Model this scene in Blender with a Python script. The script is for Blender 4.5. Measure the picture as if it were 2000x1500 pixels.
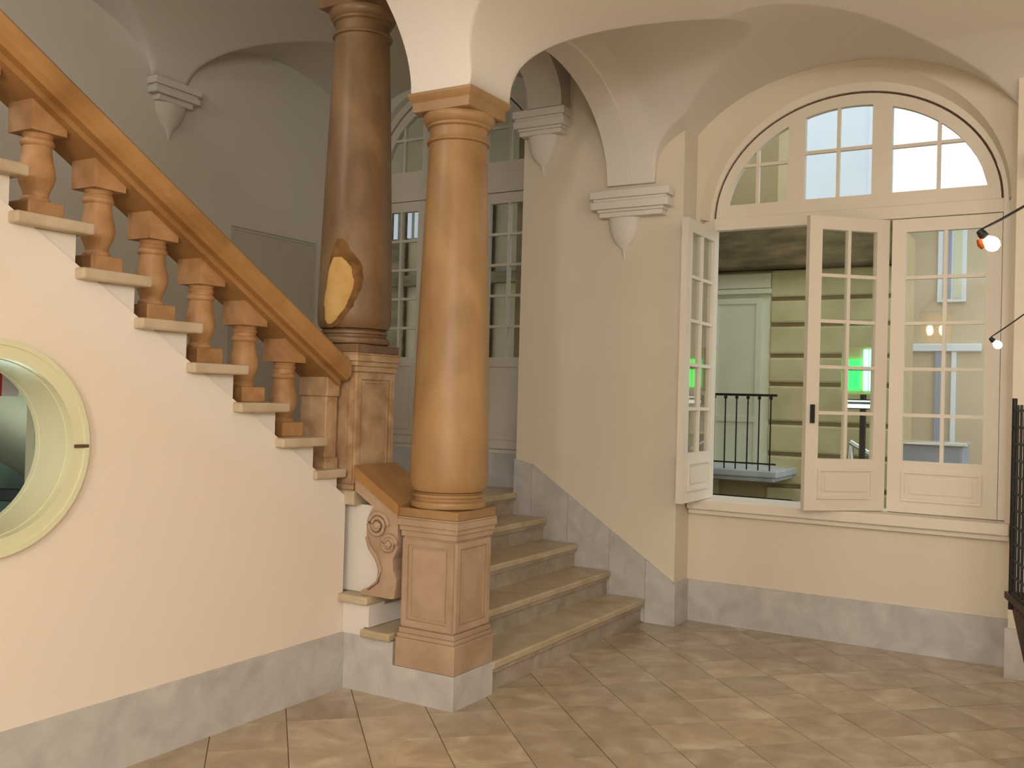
import bpy, bmesh, math, random
from mathutils import Vector, Matrix
from mathutils.geometry import tessellate_polygon
random.seed(7)
S = bpy.context.scene
for o in list(bpy.data.objects): bpy.data.objects.remove(o)
COL = S.collection
pi, cos, sin, sqrt = math.pi, math.cos, math.sin, math.sqrt

# ------------------------------------------------------------------ camera
cam_data = bpy.data.cameras.new('camera'); cam = bpy.data.objects.new('camera', cam_data); COL.objects.link(cam)
RT = Vector((0.85829, 0.51242, 0.02750)); UP = Vector((-0.01697, -0.02522, 0.99954)); FW = Vector((-0.51288, 0.85836, 0.01295))
m = Matrix((RT, UP, -FW)).transposed().to_4x4(); m.translation = Vector((2.6248, -3.9153, 1.5456))
cam.matrix_world = m
cam_data.sensor_width = 36; cam_data.lens = 36 * 1882.8 / 2000; cam_data.clip_start = 0.05; cam_data.clip_end = 200
S.camera = cam
# ------------------------------------------------------------------ world, exposure
w = bpy.data.worlds.new('sky'); S.world = w; w.use_nodes = True
bg = w.node_tree.nodes['Background']; bg.inputs[0].default_value = (0.86, 0.93, 1.0, 1); bg.inputs[1].default_value = 2.0
S.view_settings.view_transform = 'Standard'; S.view_settings.look = 'None'
S.view_settings.exposure = -0.38; S.view_settings.gamma = 1.0; S.view_settings.use_curve_mapping = False
def lamp(name, loc, power, col, rad):
    d = bpy.data.lights.new(name, 'POINT'); d.energy = power; d.color = col; d.shadow_soft_size = rad
    o = bpy.data.objects.new(name, d); o.location = loc; COL.objects.link(o); return o
WARM = (0.97, 0.985, 1.0)
lamp('entrance_fill_light', (3.8, -5.8, 2.7), 270, WARM, 0.35)  # unseen fill light added behind the camera, no lantern modelled
lamp('rear_fill_light', (2.4, -6.9, 2.7), 290, WARM, 0.18)  # added front fill for the window and stair walls, no fixture
lamp('hall_side_fill_light', (4.6, -1.4, 2.7), 60, WARM, 0.35)  # added side fill for the hall, out of view
lamp('stair_fill_light', (-1.7, -3.4, 4.0), 100, (1.0, 1.0, 1.0), 0.3)  # added fill lifting the back walls of the stairwell, source unseen
lamp('understair_fill_light', (-1.9, -1.25, .95), 17, (0.75, 1.0, 0.88), 0.08)  # added fill brightening the room behind the round window, no fixture

# ------------------------------------------------------------------ materials
def newmat(name):
    mt = bpy.data.materials.new(name); mt.use_nodes = True
    nt = mt.node_tree; b = nt.nodes['Principled BSDF']; return mt, nt, b
def srgb(r, g, b):
    f = lambda c: (c/255/12.92) if c/255 <= .04045 else ((c/255+.055)/1.055)**2.4
    return (f(r), f(g), f(b), 1)
def noise_mat(name, c1, c2, scale=3, rough=.7, bump=.0, bscale=40, detail=5, dist=0.0, lo=.3, hi=.7, rnd=0.0, coat=0.0, spec=.4, stretch=None, third=None):
    mt, nt, b = newmat(name); N, L = nt.nodes, nt.links
    tc = N.new('ShaderNodeTexCoord'); vec = tc.outputs['Object']
    if stretch:
        mp = N.new('ShaderNodeMapping'); mp.inputs['Scale'].default_value = stretch; L.new(vec, mp.inputs[0]); vec = mp.outputs[0]
    n = N.new('ShaderNodeTexNoise'); n.inputs['Scale'].default_value = scale; n.inputs['Detail'].default_value = detail; n.inputs['Distortion'].default_value = dist
    n.noise_dimensions = '4D'
    if rnd:
        oi = N.new('ShaderNodeObjectInfo'); mu = N.new('ShaderNodeMath'); mu.operation = 'MULTIPLY'; mu.inputs[1].default_value = 50
        L.new(oi.outputs['Random'], mu.inputs[0]); L.new(mu.outputs[0], n.inputs['W'])
    L.new(vec, n.inputs['Vector'])
    r = N.new('ShaderNodeValToRGB'); e = r.color_ramp.elements; e[0].position = lo; e[0].color = c1; e[1].position = hi; e[1].color = c2
    if third: t = r.color_ramp.elements.new((lo+hi)/2); t.color = third
    L.new(n.outputs['Fac'], r.inputs[0]); colr = r.outputs[0]
    if rnd:
        hs = N.new('ShaderNodeHueSaturation'); mr = N.new('ShaderNodeMapRange'); mr.inputs[3].default_value = 1-rnd; mr.inputs[4].default_value = 1+rnd
        L.new(oi.outputs['Random'], mr.inputs[0]); L.new(mr.outputs[0], hs.inputs['Value']); L.new(colr, hs.inputs['Color']); colr = hs.outputs[0]
    L.new(colr, b.inputs['Base Color'])
    b.inputs['Roughness'].default_value = rough; b.inputs['Specular IOR Level'].default_value = spec; b.inputs['Coat Weight'].default_value = coat; b.inputs['Coat Roughness'].default_value = .25
    if bump:
        n2 = N.new('ShaderNodeTexNoise'); n2.inputs['Scale'].default_value = bscale; L.new(tc.outputs['Object'], n2.inputs['Vector'])
        bp = N.new('ShaderNodeBump'); bp.inputs['Strength'].default_value = bump; bp.inputs['Distance'].default_value = .01
        L.new(n2.outputs['Fac'], bp.inputs['Height']); L.new(bp.outputs[0], b.inputs['Normal'])
    return mt
def flat_mat(name, c, rough=.5, metal=0.0, spec=.4):
    mt, nt, b = newmat(name); b.inputs['Base Color'].default_value = c; b.inputs['Roughness'].default_value = rough; b.inputs['Metallic'].default_value = metal; b.inputs['Specular IOR Level'].default_value = spec; return mt
def emit_mat(name, c, s):
    mt, nt, b = newmat(name); b.inputs['Base Color'].default_value = c; b.inputs['Emission Color'].default_value = c; b.inputs['Emission Strength'].default_value = s; return mt
def glass_mat(name, tint=(.95, .98, .96, 1), refl=1.0):
    mt = bpy.data.materials.new(name); mt.use_nodes = True; nt = mt.node_tree; N, L = nt.nodes, nt.links; N.clear()
    out = N.new('ShaderNodeOutputMaterial'); tr = N.new('ShaderNodeBsdfTransparent'); tr.inputs[0].default_value = tint
    gl = N.new('ShaderNodeBsdfGlossy'); gl.inputs['Roughness'].default_value = .02; fr = N.new('ShaderNodeFresnel'); fr.inputs[0].default_value = 1.5
    ge = N.new('ShaderNodeNewGeometry'); mi = N.new('ShaderNodeMapRange'); mi.inputs[3].default_value = 1.5; mi.inputs[4].default_value = 1/1.5
    L.new(ge.outputs['Backfacing'], mi.inputs[0]); L.new(mi.outputs[0], fr.inputs[0])
    mx = N.new('ShaderNodeMixShader'); L.new(fr.outputs[0], mx.inputs[0]); L.new(tr.outputs[0], mx.inputs[1]); L.new(gl.outputs[0], mx.inputs[2]); L.new(mx.outputs[0], out.inputs[0]); return mt

M = {}
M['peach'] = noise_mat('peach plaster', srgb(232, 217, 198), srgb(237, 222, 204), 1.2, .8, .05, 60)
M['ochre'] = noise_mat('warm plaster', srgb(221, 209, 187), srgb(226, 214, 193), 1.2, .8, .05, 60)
M['white'] = noise_mat('white plaster', srgb(224, 217, 207), srgb(230, 223, 213), 1.0, .85, .04, 60)
M['vault'] = noise_mat('vault plaster', srgb(227, 219, 207), srgb(232, 224, 213), .8, .85, .04, 50)
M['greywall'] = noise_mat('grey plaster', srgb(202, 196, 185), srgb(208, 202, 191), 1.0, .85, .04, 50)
M['doorpaint'] = noise_mat('grey door paint', srgb(184, 177, 163), srgb(189, 182, 168), 2, .6)
M['marble'] = noise_mat('grey marble', srgb(178, 174, 170), srgb(206, 202, 198), 6, .42, .0, dist=.8, detail=9, lo=.3, hi=.7, coat=.1, rnd=.03)
M['tread'] = noise_mat('worn step marble', srgb(176, 156, 122), srgb(204, 188, 158), 5, .38, detail=7, dist=.8, rnd=.05)
M['riser'] = noise_mat('riser marble', srgb(150, 136, 120), srgb(182, 170, 154), 6, .5, detail=7, dist=1.0, rnd=.04)
M['slab'] = noise_mat('pale step marble', srgb(180, 160, 132), srgb(208, 190, 164), 6, .45, detail=6, rnd=.04)
M['stone'] = noise_mat('tan pedestal stone', srgb(166, 138, 112), srgb(188, 160, 134), 5, .55, .06, 60, detail=6, dist=.6, rnd=.03)
M['stone2'] = noise_mat('veined orange stone', srgb(160, 122, 88), srgb(204, 172, 134), 6, .5, .06, 60, detail=8, dist=1.2)
M['shaft'] = noise_mat('honey marble shaft', srgb(142, 106, 66), srgb(174, 138, 94), 3.2, .42, detail=7, dist=1.0, stretch=(1, 1, .6), coat=.05, lo=.3, hi=.66)
M['shaft2'] = noise_mat('brown marble shaft', srgb(104, 76, 48), srgb(142, 112, 78), 3.2, .4, detail=8, dist=1.2, stretch=(1, 1, .6), lo=.3, hi=.68)
M['scar'] = noise_mat('bare broken stone', srgb(196, 154, 88), srgb(214, 178, 112), 9, .8, .3, 40)
M['scar_rim'] = noise_mat('dark broken edge', srgb(84, 56, 24), srgb(140, 100, 52), 14, .8, .3, 40)
M['rail'] = noise_mat('brown stone rail', srgb(146, 104, 58), srgb(182, 138, 86), 4, .45, detail=7, dist=.8)
M['baluster'] = noise_mat('red brown baluster stone', srgb(158, 114, 72), srgb(188, 146, 102), 8, .5, detail=7, dist=1.0, rnd=.06)
M['floor'] = noise_mat('floor stone', srgb(158, 136, 108), srgb(200, 182, 154), 4.0, .27, .02, 30, detail=8, dist=1.0, rnd=.13, third=srgb(178, 157, 127), coat=.45)
M['grout'] = noise_mat('dark grout', srgb(142, 120, 92), srgb(158, 136, 106), 10, .8)
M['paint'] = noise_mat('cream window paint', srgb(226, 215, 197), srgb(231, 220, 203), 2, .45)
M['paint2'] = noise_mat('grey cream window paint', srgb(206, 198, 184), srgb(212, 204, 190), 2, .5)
M['greenpaint'] = noise_mat('pale green cream paint', srgb(216, 214, 176), srgb(222, 220, 184), 2, .45)
M['gasket'] = flat_mat('dark gap', srgb(96, 70, 46), .8)
M['glass'] = glass_mat('window glass')
M['iron'] = flat_mat('black iron', srgb(36, 34, 32), .5, .3)
M['wood'] = noise_mat('dark planter wood', srgb(58, 44, 30), srgb(80, 62, 42), 6, .6, stretch=(1, 1, .2))
M['brass'] = flat_mat('brass', srgb(190, 150, 80), .35, .9)
M['bulb'] = emit_mat('lit bulb', (1.0, .88, .72, 1), 130)
M['flame'] = emit_mat('lantern bulb', (1.0, .84, .58, 1), 80)
def frosted(name, c):
    mt = bpy.data.materials.new(name); mt.use_nodes = True; nt = mt.node_tree; N, L = nt.nodes, nt.links; N.clear()
    out = N.new('ShaderNodeOutputMaterial'); tr = N.new('ShaderNodeBsdfTransparent'); tr.inputs[0].default_value = (1, .95, .82, 1); tl = N.new('ShaderNodeBsdfTranslucent'); tl.inputs[0].default_value = c
    mx = N.new('ShaderNodeMixShader'); mx.inputs[0].default_value = .45; L.new(tr.outputs[0], mx.inputs[1]); L.new(tl.outputs[0], mx.inputs[2]); L.new(mx.outputs[0], out.inputs[0]); return mt
M['amber'] = frosted('amber lantern glass', (.9, .62, .2, 1))
M['copper'] = flat_mat('copper shade', srgb(190, 92, 48), .4, .5)
M['rust'] = noise_mat('courtyard stone', srgb(186, 178, 130), srgb(206, 198, 152), 3, .85, .2, 20)
M['rust2'] = noise_mat('courtyard tan plaster', srgb(186, 164, 122), srgb(200, 178, 136), 2, .85, .1, 20)
M['enclosure'] = noise_mat('brown gallery plaster', srgb(150, 132, 102), srgb(168, 148, 116), 2, .85, .1, 20)
M['beam'] = noise_mat('stained timber', srgb(78, 66, 44), srgb(128, 112, 78), 3, .85, .2, 20, stretch=(1, 1, 4))
M['shutter'] = noise_mat('pale shutter paint', srgb(212, 214, 184), srgb(218, 220, 192), 3, .6)
M['sandwall'] = noise_mat('sand facade', srgb(200, 182, 152), srgb(210, 192, 164), 1.5, .85, .1, 20)
M['bluewall'] = noise_mat('pale blue facade', srgb(228, 234, 242), srgb(234, 239, 246), 1.5, .85)
M['winglass'] = flat_mat('dark far glass', srgb(96, 104, 108), .15)
M['pipe'] = flat_mat('grey green drainpipe', srgb(104, 118, 112), .5)
M['balcony'] = noise_mat('balcony marble', srgb(170, 176, 174), srgb(200, 204, 202), 4, .6)
M['black'] = flat_mat('black cloth', srgb(20, 18, 18), .8)
M['red'] = flat_mat('red strip', srgb(176, 60, 50), .6)
M['green'] = emit_mat('green neon', (0.02, 1.0, .16, 1), 2.4)
M['cyan'] = emit_mat('cyan white neon', (0.35, 1.0, .72, 1), 3.2)
M['whiteneon'] = emit_mat('white lamp', (0.85, 1.0, .92, 1), 2.2)
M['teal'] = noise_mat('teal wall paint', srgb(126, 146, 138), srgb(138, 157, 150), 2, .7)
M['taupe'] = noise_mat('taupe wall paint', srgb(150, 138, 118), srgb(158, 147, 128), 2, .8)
M['signred'] = flat_mat('sign red', srgb(206, 60, 66), .5)
M['signwhite'] = flat_mat('sign white', srgb(226, 220, 226), .5)
M['bluegrey'] = flat_mat('blue grey paint', srgb(150, 158, 178), .4)
M['chrome'] = flat_mat('chrome', srgb(230, 235, 238), .2, .9)
M['asphalt'] = noise_mat('courtyard paving', srgb(120, 116, 106), srgb(140, 136, 126), 3, .9)
# peach wall turning paler in a soft band along the stair
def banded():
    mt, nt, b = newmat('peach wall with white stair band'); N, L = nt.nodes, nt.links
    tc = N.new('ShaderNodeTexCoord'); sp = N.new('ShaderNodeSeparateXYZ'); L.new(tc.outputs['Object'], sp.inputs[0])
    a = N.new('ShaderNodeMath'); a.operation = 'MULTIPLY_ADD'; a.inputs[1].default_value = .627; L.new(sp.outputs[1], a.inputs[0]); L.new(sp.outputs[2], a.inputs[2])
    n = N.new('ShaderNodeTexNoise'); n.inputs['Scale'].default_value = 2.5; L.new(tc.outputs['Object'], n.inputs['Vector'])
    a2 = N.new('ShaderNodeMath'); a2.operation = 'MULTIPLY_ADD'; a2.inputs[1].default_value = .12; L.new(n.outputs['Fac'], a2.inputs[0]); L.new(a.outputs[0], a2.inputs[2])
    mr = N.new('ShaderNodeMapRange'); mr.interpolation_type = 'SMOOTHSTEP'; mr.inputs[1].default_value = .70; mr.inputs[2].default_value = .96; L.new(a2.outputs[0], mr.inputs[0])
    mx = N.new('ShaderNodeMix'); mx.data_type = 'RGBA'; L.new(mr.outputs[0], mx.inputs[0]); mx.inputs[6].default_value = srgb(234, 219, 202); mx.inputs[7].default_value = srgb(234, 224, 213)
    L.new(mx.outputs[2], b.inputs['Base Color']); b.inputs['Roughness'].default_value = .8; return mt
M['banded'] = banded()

# ------------------------------------------------------------------ builders
def link(name, bm, mat, parent=None, smooth=False, ang=None):
    me = bpy.data.meshes.new(name); bmesh.ops.recalc_face_normals(bm, faces=bm.faces)
    if smooth:
        for f in bm.faces: f.smooth = True
        if ang:
            for e in bm.edges:
                if len(e.link_faces) == 2 and e.calc_face_angle(0) > ang: e.smooth = False
    bm.to_mesh(me); bm.free(); me.materials.append(M[mat] if isinstance(mat, str) else mat)
    o = bpy.data.objects.new(name, me); COL.objects.link(o)
    if parent: o.parent = parent
    return o
def tag(o, label, cat, group=None, kind=None):
    o['label'] = label; o['category'] = cat
    if group: o['group'] = group
    if kind: o['kind'] = kind
    return o
def empty(name, loc=(0, 0, 0), rz=0, parent=None):
    o = bpy.data.objects.new(name, None); o.location = loc; o.rotation_euler = (0, 0, rz); o.empty_display_size = .1; COL.objects.link(o)
    if parent: o.parent = parent
    return o
def box(bm, x0, x1, y0, y1, z0, z1, bev=0):
    v = [bm.verts.new((x, y, z)) for x in (x0, x1) for y in (y0, y1) for z in (z0, z1)]
    fs = [bm.faces.new([v[i] for i in q]) for q in ((0, 1, 3, 2), (4, 6, 7, 5), (0, 4, 5, 1), (2, 3, 7, 6), (0, 2, 6, 4), (1, 5, 7, 3))]
    if bev:
        es = list({e for f in fs for e in f.edges}); bmesh.ops.bevel(bm, geom=es, offset=bev, segments=2, affect='EDGES', profile=.5)
def Box(name, x0, x1, y0, y1, z0, z1, mat, parent=None, bev=0):
    bm = bmesh.new(); box(bm, x0, x1, y0, y1, z0, z1, bev); return link(name, bm, mat, parent)
def Boxes(name, lst, mat, parent=None, bev=0):
    bm = bmesh.new()
    for b in lst: box(bm, *b, bev=bev)
    return link(name, bm, mat, parent)
def lathe(bm, prof, cx=0, cy=0, seg=40, capb=True, capt=True):
    rings = []
    for r, z in prof: rings.append([bm.verts.new((cx+r*cos(2*pi*i/seg), cy+r*sin(2*pi*i/seg), z)) for i in range(seg)])
    for a, b in zip(rings, rings[1:]):
        for i in range(seg): bm.faces.new((a[i], a[(i+1) % seg], b[(i+1) % seg], b[i]))
    if capb: bm.faces.new(rings[0][::-1])
    if capt: bm.faces.new(rings[-1])
def Lathe(name, prof, mat, parent=None, cx=0, cy=0, seg=40, ang=.6):
    bm = bmesh.new(); lathe(bm, prof, cx, cy, seg); return link(name, bm, mat, parent, True, ang)
def plate(bm, polys, f, d0, d1):
    """extruded polygon with holes; f(u,v,d)->xyz"""
    tris = tessellate_polygon([[Vector((u, v, 0)) for u, v in p] for p in polys])
    flat = [q for p in polys for q in p]
    A = [bm.verts.new(f(u, v, d0)) for u, v in flat]; B = [bm.verts.new(f(u, v, d1)) for u, v in flat]
    for t in tris:
        try: bm.faces.new([A[i] for i in t]); bm.faces.new([B[i] for i in t][::-1])
        except ValueError: pass
    k = 0
    for p in polys:
        n = len(p)
        for i in range(n):
            j = (i+1) % n
            try: bm.faces.new((A[k+i], A[k+j], B[k+j], B[k+i]))
            except ValueError: pass
        k += n
XZ = lambda u, v, d: (u, d, v)      # plate facing Y
YZ = lambda u, v, d: (d, u, v)      # plate facing X
XY = lambda u, v, d: (u, v, d)
def Plate(name, polys, f, d0, d1, mat, parent=None):
    bm = bmesh.new(); plate(bm, polys, f, d0, d1); return link(name, bm, mat, parent)
def tube(bm, pts, r, seg=8):
    pts = [Vector(p) for p in pts]; rings = []
    for i, p in enumerate(pts):
        t = (pts[min(i+1, len(pts)-1)] - pts[max(i-1, 0)]).normalized()
        a = t.orthogonal().normalized() if abs(t.z) > .98 else t.cross(Vector((0, 0, 1))).normalized()
        b = t.cross(a); rr = r[i] if isinstance(r, (list, tuple)) else r
        rings.append([bm.verts.new(p + rr*(cos(2*pi*k/seg)*a + sin(2*pi*k/seg)*b)) for k in range(seg)])
    for a, b in zip(rings, rings[1:]):
        for i in range(seg): bm.faces.new((a[i], a[(i+1) % seg], b[(i+1) % seg], b[i]))
    bm.faces.new(rings[0][::-1]); bm.faces.new(rings[-1])
def Tube(name, pts, r, mat, parent=None, seg=8):
    bm = bmesh.new(); tube(bm, pts, r, seg); return link(name, bm, mat, parent, True, .9)
def arcpts(cx, zs, a, b, n=40, t0=0, t1=pi): return [(cx+a*cos(t0+(t1-t0)*i/n), zs+b*sin(t0+(t1-t0)*i/n)) for i in range(n+1)]

# ------------------------------------------------------------------ key dimensions
XL, YC, YW, XB, XE, XR = -.714, 2.375, 2.631, -3.0, .205, 2.25
r1, t1, x1 = .165, .2635, .004          # lower flight
zt = lambda k: 1.315 + .17*(k-8)        # upper flight tread heights
yn = lambda k: -.209 - .272*(k-8)       # upper flight nosings
SP = 3.07                               # springing of the hall vault
LAND = .81

# ------------------------------------------------------------------ floor
fl = Plate('floor', [[(-.74, -9), (6.2, -9), (6.2, 2.66), (-.74, 2.66)]], XY, -.2, -.006, 'grout')
tag(fl, 'beige floor of square stone tiles laid diagonally', 'floor', kind='structure')
ts = .335; e1 = Vector((.7071, .7071)); e2 = Vector((.7071, -.7071)); o0 = Vector((.387, .396))
def tile_mesh(name, poly):
    bm = bmesh.new(); plate(bm, [poly], XY, -.02, 0)
    me = bpy.data.meshes.new(name); bmesh.ops.recalc_face_normals(bm, faces=bm.faces); bm.to_mesh(me); bm.free(); me.materials.append(M['floor']); return me
g = .0022; hs = ts/2 - g
full = tile_mesh('tile', [(0, -hs*1.4142), (hs*1.4142, 0), (0, hs*1.4142), (-hs*1.4142, 0)])
def clip(poly, ax, val, keep_gt):
    out = []
    for i in range(len(poly)):
        a, b = poly[i], poly[(i+1) % len(poly)]; ia = (a[ax] > val) == keep_gt; ib = (b[ax] > val) == keep_gt
        if ia: out.append(a)
        if ia != ib:
            t = (val-a[ax])/(b[ax]-a[ax]); out.append(tuple(a[k]+t*(b[k]-a[k]) for k in range(2)))
    return out
rest = bmesh.new()
for i in range(-40, 41):
    for j in range(-40, 41):
        c = o0 + (i+.5)*ts*e1 + (j+.5)*ts*e2
        if not (-1.0 < c.x < 6.2 and -9 < c.y < 2.9): continue
        P = [(c.x+q[0], c.y+q[1]) for q in [(0, -hs*1.4142), (hs*1.4142, 0), (0, hs*1.4142), (-hs*1.4142, 0)]]
        xs = [p[0] for p in P]; ys = [p[1] for p in P]
        edge = min(xs) < -.73 or max(ys) > 2.65
        if edge:
            P = clip(clip(P, 0, -.73, True), 1, 2.65, False)
            if len(P) < 3: continue
        if c.x > 3.3 or c.y < -3.0 or (c.x - 2.62)*.94 + (c.y+3.9)*-.05 > 1.9:
            plate(rest, [P], XY, -.02, 0); continue
        if edge:
            o = bpy.data.objects.new('tile', tile_mesh('tile', P))
        else:
            o = bpy.data.objects.new('tile', full); o.location = (c.x, c.y, random.uniform(-.0008, .0008)); o.rotation_euler = (0, 0, random.choice((0, pi/2, pi, -pi/2)))
        COL.objects.link(o); o.parent = fl
ro = link('tile_field', rest, 'floor', fl); ro['kind'] = 'stuff'

# ------------------------------------------------------------------ left wall with round window opening
OY, OZ, OR = -1.936, 1.31, .335
circ = [(OY+OR*cos(2*pi*i/64), OZ+OR*sin(2*pi*i/64)) for i in range(64)]
sl = lambda y: 1.0 - .627*y
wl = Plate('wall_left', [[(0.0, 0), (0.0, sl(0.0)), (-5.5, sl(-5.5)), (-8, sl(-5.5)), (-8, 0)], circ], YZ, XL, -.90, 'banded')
tag(wl, 'peach plaster wall under the rising stair, with a round window', 'wall', kind='structure')
bl = Box('baseboard_left', XL, XL+.018, -8, -.0, 0, .288, 'marble'); tag(bl, 'grey marble baseboard along the peach wall', 'baseboard', kind='structure')

# round window (ring frame standing in the wall)
rw = empty('window_3', (XL, OY, OZ)); tag(rw, 'round cream-framed window in the peach wall', 'window', kind='structure')
def ring(bm, r0, r1_, x0, x1_, seg=72, gap=0):
    q = [[], [], [], []]
    for i in range(seg):
        a = 2*pi*i/seg; c, s = cos(a), sin(a)
        for lst, r, x in zip(q, (r0, r1_, r1_, r0), (x0, x0, x1_, x1_)): lst.append(bm.verts.new((x, r*c, r*s)))
    for i in range(seg):
        j = (i+1) % seg
        for k in range(4): bm.faces.new((q[k][i], q[k][j], q[(k+1) % 4][j], q[(k+1) % 4][i]))
bm = bmesh.new(); ring(bm, .325, .388, -.02, .022); link('ring_frame', bm, 'greenpaint', rw, True, .5)
bm = bmesh.new(); ring(bm, .372, .392, -.01, .027); link('ring_bead', bm, 'greenpaint', rw, True, .5)
bm = bmesh.new(); ring(bm, .322, .334, -.19, -.02); link('reveal_lining', bm, 'greenpaint', rw, True, .5)
bm = bmesh.new(); ring(bm, .320, .345, -.21, -.185); link('inner_sash', bm, 'greenpaint', rw, True, .5)
Box('latch', .02, .030, .328, .386, -.006, .006, 'gasket', rw)
# ------------------------------------------------------------------ under-stair room
us = Plate('wall_understair', [[(XB, 0), (-.815, 0), (-.815, .78), (XB, .78)]], XZ, .05, .11, 'taupe'); tag(us, 'taupe wall closing the room seen through the round window', 'wall', kind='structure')
fu = Box('floor_understair', XB, -.74, -6, 0, -.2, -.002, 'taupe'); tag(fu, 'taupe floor of the room behind the round window', 'floor', kind='structure')
ar = empty('wall_niche', (-2.96, -1.05, 0)); tag(ar, 'teal arched panel on the far wall behind the round window', 'panel')
Plate('arched_panel', [[(-.75, .3)] + [(.75, .3)] + arcpts(0, .85, .75, .52, 24)], YZ, 0, .03, 'teal', ar)
dj = empty('door_frame', (-1.28, -1.36, 0)); tag(dj, 'cream upright door frame just inside the round window', 'door frame')
Boxes('jamb', [(-.03, .03, -.05, -.0, 0, 1.6)], 'greenpaint', dj); Boxes('jamb', [(-.10, -.03, .0, .06, 0, 1.6)], 'wood', dj); Boxes('jamb', [(-.03, .03, .06, .12, 0, 1.6)], 'greenpaint', dj)
cu = empty('ceiling_understair', (0, 0, 0)); tag(cu, 'sloping taupe soffit of the room behind the round window', 'ceiling', kind='structure')
Plate('soffit', [[(.0, .735), (.0, .755), (-6.0, .755+.627*6), (-6.0, .735+.627*6)]], YZ, XB, -.905, 'taupe', cu)
sg = empty('hanging_sign', (-1.2, -1.57, 1.545)); tag(sg, 'small red and white sign hanging inside the round window', 'sign')
Box('red_half', -.004, .004, -.13, -.026, -.055, .055, 'signred', sg); Box('white_half', -.004, .004, -.024, .046, -.055, .055, 'signwhite', sg)
Boxes('hanger', [(-.003, .003, -.045, -.039, .055, .115)], 'iron', sg)
Boxes('back_board', [(-.008, -.004, -.13, .046, -.055, .055)], 'signwhite', sg)
ch = empty('chair', (-2.2, -.95, 0), .5); tag(ch, 'black metal chair in the room behind the round window', 'chair')
Box('seat', -.2, .2, -.2, .2, .42, .45, 'iron', ch, .008)
for sx in (-.18, .18):
    for sy in (-.18, .18): Tube('leg', [(sx*1.05, sy*1.05, 0), (sx, sy, .43)], .014, 'iron', ch)
for sx in (-.18, .18): Tube('back_post', [(sx, .19, .43), (sx, .24, 1.0)], .014, 'iron', ch)
Box('back_rail', -.2, .2, .215, .245, .90, .97, 'iron', ch, .008); Box('back_rail', -.19, .19, .2, .225, .66, .70, 'iron', ch, .006)

# ------------------------------------------------------------------ stair well walls
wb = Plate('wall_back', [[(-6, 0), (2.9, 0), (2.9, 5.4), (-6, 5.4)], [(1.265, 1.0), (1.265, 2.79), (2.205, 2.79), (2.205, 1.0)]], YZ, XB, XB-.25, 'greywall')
tag(wb, 'grey plaster wall at the back of the stair', 'wall', kind='structure')
dr = empty('door_1', (XB, 1.735, .81)); tag(dr, 'grey flush door in the back wall of the stair', 'door', kind='structure')
Boxes('door_frame', [(-.06, .006, -.468, -.445, .19, 1.975), (-.06, .006, .445, .468, .19, 1.975), (-.06, .006, -.445, .445, 1.955, 1.975)], 'doorpaint', dr)
Box('door_leaf', -.05, .002, -.444, .444, .19, 1.954, 'doorpaint', dr)
Lathe('door_knob', [(.0, -.02), (.025, -.01), (.028, .01), (.0, .03)], 'iron', empty('knob_plate', (-.01, -.36, 1.0), 0, dr), seg=12)
# wall between the two window niches, with corbels
wc = Plate('wall_stair', [[(-1.08, 0), (XE, 0), (XE, 5.4), (-1.08, 5.4)]], XZ, YC, 2.95, 'ochre')
tag(wc, 'warm beige wall between the two tall windows, with two corbels', 'wall', kind='structure')
def corbel(parent, cx, yf, top, wdt, dep, rot=0, dw=.7, dx=0):
    """moulded corbel: stepped abacus, belly and pointed drop, half sunk in the wall"""
    e = empty('corbel', (cx, yf, top), rot, parent)
    steps = [(1.0, 1.0, -.0, -.055), (.93, .9, -.055, -.075), (.98, .95, -.075, -.13), (.84, .8, -.13, -.15), (.80, .72, -.15, -.185)]
    lst = [(-wdt/2*a, wdt/2*a, -dep*b, .0, z1, z0) for a, b, z0, z1 in steps]
    Boxes('corbel_abacus', lst, 'white', e, .006)
    prof = [(.70, .62, -.185), (.66, .58, -.25), (.56, .5, -.31), (.40, .36, -.36), (.18, .2, -.395), (.10, .12, -.41), (.08, .10, -.435), (.05, .06, -.46), (.01, .02, -.485)]
    bm = bmesh.new(); rings = []
    for a, b, z in prof: rings.append([bm.verts.new((dx-wdt/2*a*dw/.7*cos(pi*i/16), -dep*b*sin(pi*i/16)**.7, z)) for i in range(17)])
    for p, q in zip(rings, rings[1:]):
        for i in range(16): bm.faces.new((p[i], p[i+1], q[i+1], q[i]))
    bm.faces.new(rings[0]); link('corbel_drop', bm, 'white', e, True, .7)
corbel(wc, -.155, YC, 3.02, .60, .13, 0, .40, -.075)
corbel(wc, -.90, YC, 3.68, .44, .13, 0, .56, -.01)
corbel(wb, .42, XB, 3.70, .5, .15, 0) if False else None
cb = empty('corbel', (XB, .66, 3.69), pi/2, wb)
lst = [(-.2, .2, -.10, 0, -.05, 0), (-.185, .185, -.085, 0, -.07, -.05), (-.195, .195, -.095, 0, -.11, -.07), (-.15, .15, -.07, 0, -.15, -.11)]
Boxes('corbel_abacus', lst, 'greywall', cb, .006)
bm = bmesh.new(); rings = []
for a, b, z in [(.13, .07, -.15), (.12, .06, -.21), (.08, .045, -.28), (.03, .02, -.33), (.005, .005, -.40)]: rings.append([bm.verts.new((-a*cos(pi*i/12), -b*sin(pi*i/12), z)) for i in range(13)])
for p, q in zip(rings, rings[1:]):
    for i in range(12): bm.faces.new((p[i], p[i+1], q[i+1], q[i]))
link('corbel_drop', bm, 'greywall', cb, True, .7)
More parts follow.
